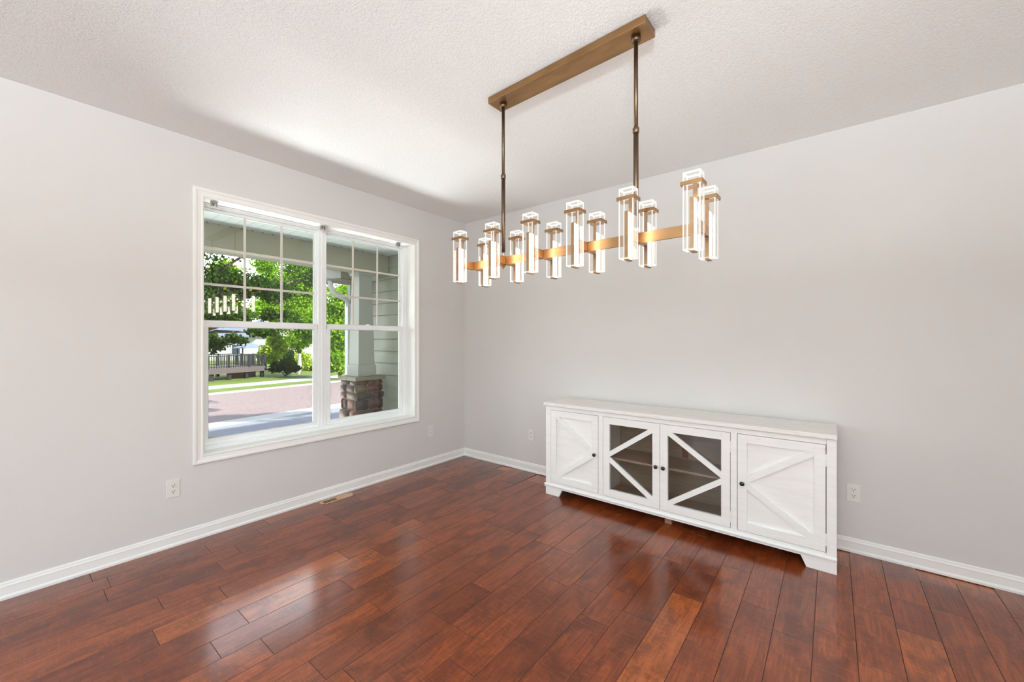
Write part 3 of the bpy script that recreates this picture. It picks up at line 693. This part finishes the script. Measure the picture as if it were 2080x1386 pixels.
# column
def column():
    cx, cy = -1.935, -0.162
    t = empty('porch_column', (cx, cy, -0.15)); tag(t, 'tapered porch column on a stone pier outside the window', 'column')
    L = Vector(t.location)
    def part(m, n, mat):
        o = m.build(n, mat, t); o.location = -L; return o
    rnd = random.Random(3); hw = 0.185
    bm = bmesh.new(); lay = bm.loops.layers.float_color.new('stone')
    cols = [(104, 54, 40), (122, 78, 52), (88, 60, 46), (74, 48, 38), (112, 94, 68), (66, 60, 52), (108, 62, 44), (92, 80, 60)]
    def stone(x0, x1, y0, y1, z0, z1):
        r = bmesh.ops.create_cube(bm, size=1.0); vs_ = r['verts']
        for v in vs_:
            v.co = Vector(((x0 + x1) / 2 + v.co.x * (x1 - x0), (y0 + y1) / 2 + v.co.y * (y1 - y0), (z0 + z1) / 2 + v.co.z * (z1 - z0)))
        es = list(set(e for v in vs_ for e in v.link_edges)); fs0 = set(f for v in vs_ for f in v.link_faces); old = set(bm.faces) - fs0
        r2 = bmesh.ops.bevel(bm, geom=es, offset=0.014, segments=2, affect='EDGES')
        c = s2l(rnd.choice(cols)); fs = [f for f in bm.faces if f not in old]
        for v in set(v for f in fs for v in f.verts): v.co += Vector((rnd.uniform(-1, 1), rnd.uniform(-1, 1), rnd.uniform(-1, 1))) * 0.005
        for f in fs:
            f.smooth = True
            for lp in f.loops: lp[lay] = c
    z = -0.15; row = 0
    while z < 0.795:
        h = rnd.choice([0.10, 0.125, 0.15, 0.165]); z1 = min(z + h, 0.80)
        if 0.80 - z1 < 0.07: z1 = 0.80
        for face in range(4):
            a = -hw; first_ = True
            while a < hw - 0.01:
                wd = rnd.uniform(0.11, 0.26); a1 = min(a + wd, hw)
                if hw - a1 < 0.07: a1 = hw
                pr = rnd.uniform(0.016, 0.046)
                # corner stones wrap the corner, so end them flush with the neighbour's face
                lo = a - (0.03 if a == -hw and (row + face) % 2 else 0); hi = a1 + (0.03 if a1 == hw and (row + face) % 2 else 0)
                if face == 0: stone(cx + lo, cx + hi, cy - hw - pr, cy - hw + 0.03, z + 0.004, z1 - 0.004)
                if face == 1: stone(cx + hw - 0.03, cx + hw + pr, cy + lo, cy + hi, z + 0.004, z1 - 0.004)
                if face == 2: stone(cx + lo, cx + hi, cy + hw - 0.03, cy + hw + pr, z + 0.004, z1 - 0.004)
                if face == 3: stone(cx - hw - pr, cx - hw + 0.03, cy + lo, cy + hi, z + 0.004, z1 - 0.004)
                a = a1
        z = z1; row += 1
    m = MB(); m.bm.free(); m.bm = bm; part(m, 'stone_facing', 'stone')
    part(MB().box(cx - hw, cx + hw, cy - hw, cy + hw, -0.15, 0.80), 'pier_core', 'mortar')
    part(MB().box(cx - 0.238, cx + 0.238, cy - 0.238, cy + 0.238, 0.795, 0.850, 0.006), 'cap_stone', 'capstone')
    m = MB(); m.box(cx - 0.145, cx + 0.145, cy - 0.145, cy + 0.145, 0.850, 1.005, 0.003); part(m, 'column_base', 'column')
    def frustum(a, z0, c, z1):
        m = MB(); lo = [m.bm.verts.new((cx + i * a, cy + j * a, z0)) for i, j in ((-1, -1), (1, -1), (1, 1), (-1, 1))]
        hi = [m.bm.verts.new((cx + i * c, cy + j * c, z1)) for i, j in ((-1, -1), (1, -1), (1, 1), (-1, 1))]
        m.bm.faces.new(lo[::-1]); m.bm.faces.new(hi)
        for i in range(4): m.bm.faces.new((lo[i], lo[(i + 1) % 4], hi[(i + 1) % 4], hi[i]))
        return m
    part(frustum(0.128, 1.0, 0.098, 2.30), 'shaft', 'column')
    m = MB(); m.box(cx - 0.12, cx + 0.12, cy - 0.12, cy + 0.12, 2.285, 2.345, 0.003).box(cx - 0.135, cx + 0.135, cy - 0.135, cy + 0.135, 2.318, 2.345, 0.003); part(m, 'capital', 'column')
column()
# eave return with its elbow and downspout, fixed to the corner of the garage wall
t = empty('downspout', (-3.1, 0.05, -0.9)); tag(t, 'white gutter end with elbow and downspout behind the porch column', 'downspout')
L = Vector(t.location)
def tp(m, n, mat):
    o = m.build(n, mat, t); o.location = -L; return o
tp(MB().box(-2.75, -2.42, -0.44, -0.215, 2.29, 2.435, 0.003), 'gutter', 'whitemetal')
tp(MB().box(-2.75, -2.42, -0.215, 0.13, 2.30, 2.46, 0.002).box(-2.78, -2.40, -0.30, 0.13, 2.262, 2.292, 0.002), 'eave_box', 'beam')
def duct(pts, hx, hy):
    m = MB(); rings = []
    for p in pts: rings.append([m.bm.verts.new((p[0] + i * hx, p[1] + j * hy, p[2])) for i, j in ((-1, -1), (1, -1), (1, 1), (-1, 1))])
    for a, c in zip(rings, rings[1:]):
        for i in range(4): m.bm.faces.new((a[i], a[(i + 1) % 4], c[(i + 1) % 4], c[i]))
    m.bm.faces.new(rings[0][::-1]); m.bm.faces.new(rings[-1]); return m
m = MB(); m.tube([(-2.60, -0.285, 2.27), (-2.60, -0.280, 2.18), (-2.605, -0.235, 2.10), (-2.63, -0.13, 2.06), (-2.68, -0.02, 2.035), (-2.725, 0.065, 1.99), (-2.74, 0.088, 1.90)], 0.048, 4); tp(m, 'elbow', 'whitemetal')
tp(MB().box(-2.79, -2.69, 0.050, 0.130, -0.9, 1.95, 0.006), 'pipe', 'whitemetal')

# ---------------------------------------------------------------- trees
def leaves(name, blobs, size, mat, parent, seed, loc):
    """one foliage mesh: folded two-triangle leaves scattered in blobs (centre, radii, count)"""
    rg = np.random.default_rng(seed); V = []; F = []; A = []; n0 = 0
    for c, r, n in blobs:
        d = rg.normal(size=(n, 3)); d /= np.linalg.norm(d, axis=1)[:, None]
        rad = rg.uniform(0.25, 1.0, n) ** 0.45
        # clumps: pull the leaves towards a few twig centres
        p = d * rad[:, None] * np.array(r) + np.array(c)
        kc = max(3, n // 45); tw = p[rg.integers(0, n, kc)]
        idx = rg.integers(0, kc, n); pull = rg.uniform(0.35, 0.85, n)[:, None]
        p = p * (1 - pull) + (tw[idx] + rg.normal(size=(n, 3)) * np.array(r).mean() * 0.10) * pull
        a = rg.normal(size=(n, 3)); a[:, 2] -= 0.35; a /= np.linalg.norm(a, axis=1)[:, None]
        bb = np.cross(a, rg.normal(size=(n, 3))); bb /= np.linalg.norm(bb, axis=1)[:, None]
        s = size * rg.uniform(0.6, 1.25, n)[:, None]; nn = np.cross(a, bb)
        quad = np.stack([p - a * s * 0.55, p + bb * s * 0.42 + nn * s * 0.12, p + a * s * 0.6, p - bb * s * 0.42 + nn * s * 0.12], 1)
        V.append(quad.reshape(-1, 3)); base = n0 + np.arange(n) * 4; F.append(np.stack([base, base + 1, base + 2, base + 3], 1)); n0 += n * 4
        A.append(np.repeat(np.clip(rg.normal(0.5, 0.24, n), 0, 1), 4))
    V = np.concatenate(V) - np.array(loc); F = np.concatenate(F); A = np.concatenate(A)
    me = bpy.data.meshes.new(name); me.from_pydata(V.tolist(), [], F.tolist())
    at = me.attributes.new('leaf', 'FLOAT', 'POINT'); at.data.foreach_set('value', A.astype(np.float32)); me.materials.append(M[mat])
    o = bpy.data.objects.new(name, me); COL.objects.link(o); o.parent = parent; return o
def tree(name, label, cat, base, th, tr, blobs, size, mat, seed, bark='bark', group=None):
    t = empty(name, base); tag(t, label, cat, group); L = Vector(base); rnd = random.Random(seed)
    m = MB()
    if th > 0:
        top = Vector((0, 0, th)); m.tube([(0, 0, 0), (tr * 0.2, 0, th * 0.5), top], [tr * 1.15, tr, tr * 0.85], 10)
        m.build('trunk', bark, t)
        m = MB()
        for c, r, n in blobs:
            q = Vector(c) - L; mid = top.lerp(q, 0.5) + Vector((rnd.uniform(-.2, .2), rnd.uniform(-.2, .2), 0.15 * (q - top).length * 0.5))
            m.tube([top - Vector((0, 0, 0.05)), mid, q], [tr * 0.5, tr * 0.3, tr * 0.1], 6)
        m.build('branches', 'bark', t)
    else:
        for c, r, n in blobs:
            q = Vector(c) - L; m.tube([(0, 0, 0), q * 0.5, q], [0.04, 0.03, 0.012], 5)
        m.build('stems', 'bark', t)
    leaves('foliage', blobs, size, mat, t, seed, base); return t
def B(px, py, d, rx, n, rz=None):
    p = pix(px, py, d); return ((p.x, p.y, p.z), (rx, rx, rz or rx), n)
# maple close to the street, its low boughs hang into the left half of the view
near = [B(380, 600, 11, 1.4, 3192, 1.1), B(440, 570, 11.3, 0.75, 1995, 0.55), B(500, 580, 11.6, 0.65, 1529, 0.5), B(470, 640, 11, 0.6, 1130, 0.35), B(410, 640, 10.6, 0.5, 862, 0.4),
        B(555, 590, 12, 0.7, 1463, 0.5), B(425, 700, 10.6, 0.45, 824, 0.30), B(475, 690, 11, 0.42, 571, 0.2), B(530, 675, 11.4, 0.5, 744, 0.16), B(585, 655, 11.8, 0.5, 638, 0.14), B(560, 640, 12, 0.5, 598, 0.3),
        B(430, 480, 11, 1.6, 2394, 0.9), B(560, 480, 12, 1.6, 1995, 0.8), B(300, 560, 11, 1.9, 1860, 1.6), B(330, 400, 11, 2.2, 1995, 1.6), B(640, 560, 12.6, 0.6, 665, 0.5)]
nb = pix(300, 900, 10.8); tree('maple_tree', 'dark green maple whose low boughs hang across the left window sash', 'tree', (nb.x, nb.y, G), 2.2, 0.17, near, 0.082, 'leafdark', 11)
# slim street tree with a pale trunk
p = pix(608, 760, 27.6)
mid = [B(608, 690, 27.4, 1.0, 2700, 0.8), B(575, 650, 27.6, 1.2, 3060, 1.1), B(640, 655, 27.2, 1.2, 3060, 1.2), B(606, 620, 27.6, 1.4, 3960, 1.2), B(590, 570, 27.8, 1.4, 3420, 1.2), B(630, 580, 27.6, 1.3, 3060, 1.2), B(606, 530, 27.6, 1.4, 2700, 1.2)]
tree('street_tree', 'bright green street tree with a pale wrapped trunk on the far lawn', 'tree', (p.x, p.y, G), 1.45, 0.135, mid, 0.14, 'leafmid', 21, 'palebark')
p = pix(553, 760, 28.5)
tree('young_tree', 'yellow green bushy tree between the black deck and the pale trunk', 'tree', (p.x, p.y, G), 0.7, 0.06,
     [B(553, 715, 28.5, 1.0, 1700, 0.9), B(538, 722, 28.3, 0.7, 900, 0.6), B(568, 700, 28.8, 0.8, 1100, 0.8), B(556, 690, 28.6, 0.6, 700, 0.5)], 0.17, 'leaflime', 31)
p = pix(580, 762, 26.4)
tree('dark_shrub', 'dark green shrub right of the deck under the young tree', 'shrub', (p.x, p.y, G), 0, 0, [B(562, 746, 26.0, 0.55, 800, 0.45), B(580, 745, 26.0, 0.6, 900, 0.5), B(596, 749, 25.8, 0.5, 700, 0.35)], 0.15, 'leafshrub', 41)
p = pix(628, 760, 31)
tree('golden_shrub', 'yellowish shrub right behind the pale trunk', 'shrub', (p.x, p.y, G), 0, 0, [B(632, 745, 31, 0.8, 900, 0.55), B(650, 742, 31, 0.7, 700, 0.6), B(618, 730, 31.5, 0.8, 800, 0.8)], 0.16, 'leaflime', 51)
p = pix(592, 760, 35)
tree('mixed_shrub', 'olive shrub left behind the pale trunk', 'shrub', (p.x, p.y, G), 0, 0, [B(588, 725, 35, 0.9, 900, 0.9), B(600, 740, 35, 0.8, 800, 0.6)], 0.16, 'leafshrub', 61)
p = pix(690, 765, 24)
tree('roadside_tree', 'full green tree seen left of the porch column in the right sash', 'tree', (p.x, p.y, G), 0.9, 0.1,
     [B(683, 720, 24, 0.9, 1500, 0.9), B(690, 680, 24, 1.1, 1900, 1.0), B(680, 640, 24, 1.1, 1700, 1.0), B(700, 610, 24, 1.2, 1600, 1.0), B(676, 745, 24, 0.5, 600, 0.4), B(692, 747, 24, 0.5, 700, 0.4)], 0.18, 'leafmid', 71)
for i, (px, py, d, lab) in enumerate(((455, 600, 66, 'tall hazy green tree behind the deck, farthest left'), (540, 585, 72, 'tall hazy green tree behind the yellow green young tree'),
                                      (640, 600, 64, 'tall hazy green tree right behind the pale trunk tree'), (715, 600, 60, 'tall hazy green tree behind the gutter downspout'))):
    q = pix(px, py, d)
    tree('background_tree', lab, 'tree', (q.x, q.y, G), 3.0, 0.3, [((q.x, q.y, q.z), (3.1, 3.1, 3.4), 1500), ((q.x, q.y + 1.2, q.z - 2.5), (2.5, 2.5, 2.2), 1500), ((q.x, q.y - 1.0, q.z - 4), (2.5, 2.5, 2.2), 1500), ((q.x, q.y, q.z + 4), (2.8, 2.8, 2.4), 1500)],
         0.42, 'leafmid', 81 + i, group='background trees across the street')

tree('shadow_tree', 'unseen tall tree added behind the garage, its top shading the street', 'tree', (5.0, 9.0, G), 5.0, 0.25,
     [((4.1, 3.7, 9.6), (0.5, 1.0, 0.28), 1500), ((4.6, 4.6, 9.5), (0.5, 1.0, 0.28), 1500), ((4.9, 5.5, 9.4), (0.4, 0.8, 0.2), 900), ((3.6, 2.4, 9.7), (0.6, 1.2, 0.35), 1600)], 0.25, 'leafmid', 95)  # never in view; put here only to cast the street shadow

# ---------------------------------------------------------------- deck across the street
A0 = Vector((-24.0, 3.7)); A1 = Vector((-24.85, 7.05)); dv = (A1 - A0).normalized(); dn = Vector((-dv.y, dv.x))
if dn.x > 0: dn = -dn
t = empty('backyard_deck', (A0.x, A0.y, G)); tag(t, 'raised brown deck with a black railing across the street', 'deck')
t.rotation_euler = (0, 0, math.atan2(dv.y, dv.x)); LEN = (A1 - A0).length; W3 = 3.2
# local frame: x along the front edge, +y away from the street
MB().box(0, LEN, 0, W3, 0.66, 0.72).build('floor_boards', 'deck', t)
MB().box(-0.02, LEN + 0.02, -0.04, 0, 0.42, 0.73, 0.004).box(LEN, LEN + 0.04, 0, W3, 0.42, 0.73).box(-0.04, 0, 0, W3, 0.42, 0.73).build('fascia', 'deck', t)
for x in (0.35, 1.3, 2.3, 3.3):
    for y in (0.12, W3 - 0.2):
        MB().box(x - 0.085, x + 0.085, y, y + 0.17, 0, 0.66).build('post', 'deckdark', t)
m = MB()
for (x0, y0, x1, y1) in ((0, 0.05, LEN, 0.05), (LEN - 0.05, 0.05, LEN - 0.05, W3), (0.05, 0.05, 0.05, W3), (0, W3 - 0.05, LEN, W3 - 0.05)):
    ln = math.hypot(x1 - x0, y1 - y0); n = int(ln / 0.13)
    m.box(min(x0, x1) - 0.03, max(x0, x1) + 0.03, min(y0, y1) - 0.03, max(y0, y1) + 0.03, 1.42, 1.47)
    m.box(min(x0, x1) - 0.02, max(x0, x1) + 0.02, min(y0, y1) - 0.02, max(y0, y1) + 0.02, 0.79, 0.83)
    for i in range(n + 1):
        x = x0 + (x1 - x0) * i / n; y = y0 + (y1 - y0) * i / n; s = 0.045 if i % 9 == 0 else 0.014
        m.box(x - s, x + s, y - s, y + s, 0.72, 1.50 if i % 9 == 0 else 1.43)
m.build('railing', 'deckdark', t)
MB().box(1.75, LEN - 0.1, 0.9, 0.98, 0.0, 0.65).build('skirting', 'bark', t)
# small table with chairs would be hidden by the railing; the pavilion stands behind it
q = pix(510, 735, 33)
t = empty('garden_pavilion', (q.x, q.y, G)); tag(t, 'small dark garden pavilion behind the deck railing', 'pavilion')
for x, y in ((-0.6, -0.8), (0.6, -0.8), (0.6, 0.8), (-0.6, 0.8)): MB().box(x - 0.04, x + 0.04, y - 0.04, y + 0.04, 0, 1.75).build('post', 'deckdark', t)
m = MB(); lo = [m.bm.verts.new(p_) for p_ in ((-0.9, -1.1, 1.72), (0.9, -1.1, 1.72), (0.9, 1.1, 1.72), (-0.9, 1.1, 1.72))]
hi = m.bm.verts.new((0, 0, 2.15)); m.bm.faces.new(lo[::-1])
for i in range(4): m.bm.faces.new((lo[i], lo[(i + 1) % 4], hi))
m.build('roof', 'roof', t)

# ---------------------------------------------------------------- houses behind
def house(label, px0, px1, d, zt, mat, ridge, depth=4.5, wins=()):
    a = pix(px0, 691, d); c = pix(px1, 691, d); dv = Vector((c.x - a.x, c.y - a.y)); ln = dv.length; ang = math.atan2(dv.y, dv.x)
    t = empty('house', (a.x, a.y, G), ang); tag(t, label, 'house', 'houses across the street'); s = 1
    MB().box(0, ln, 0, depth, 0, zt - G).build('wall', mat, t)
    m = MB(); m.prism([(-0.5, zt - G), (depth + 0.5, zt - G), (depth / 2, ridge - G)], 'x', -0.4, ln + 0.4)
    m.build('roof', 'roof', t)
    for x, z, w_, h_ in wins:
        f = MB().box(x - w_ / 2 - 0.08, x + w_ / 2 + 0.08, -0.05, 0, z - h_ / 2 - 0.08, z + h_ / 2 + 0.08).build('window_frame', 'whitemetal', t)
        MB().box(x - w_ / 2, x + w_ / 2, -0.06, -0.049, z - h_ / 2, z + h_ / 2).build('pane', 'winpane', f)
    return t
house('white sided house behind the deck with a blue grey roof', 405, 520, 46, 1.75, 'housewhite', 3.6, wins=((4.2, 1.3, 0.9, 1.1),))
house('tall beige house behind the yellow green young tree', 524, 596, 54, 3.4, 'housebeige', 5.0, wins=((1.2, 2.6, 0.8, 1.2), (3.0, 2.6, 0.8, 1.2)))
house('pale house right behind the pale trunk', 612, 730, 47, 2.0, 'housewhite', 4.2, wins=((2.0, 1.6, 1.0, 1.2), (5.0, 1.6, 1.0, 1.2)))
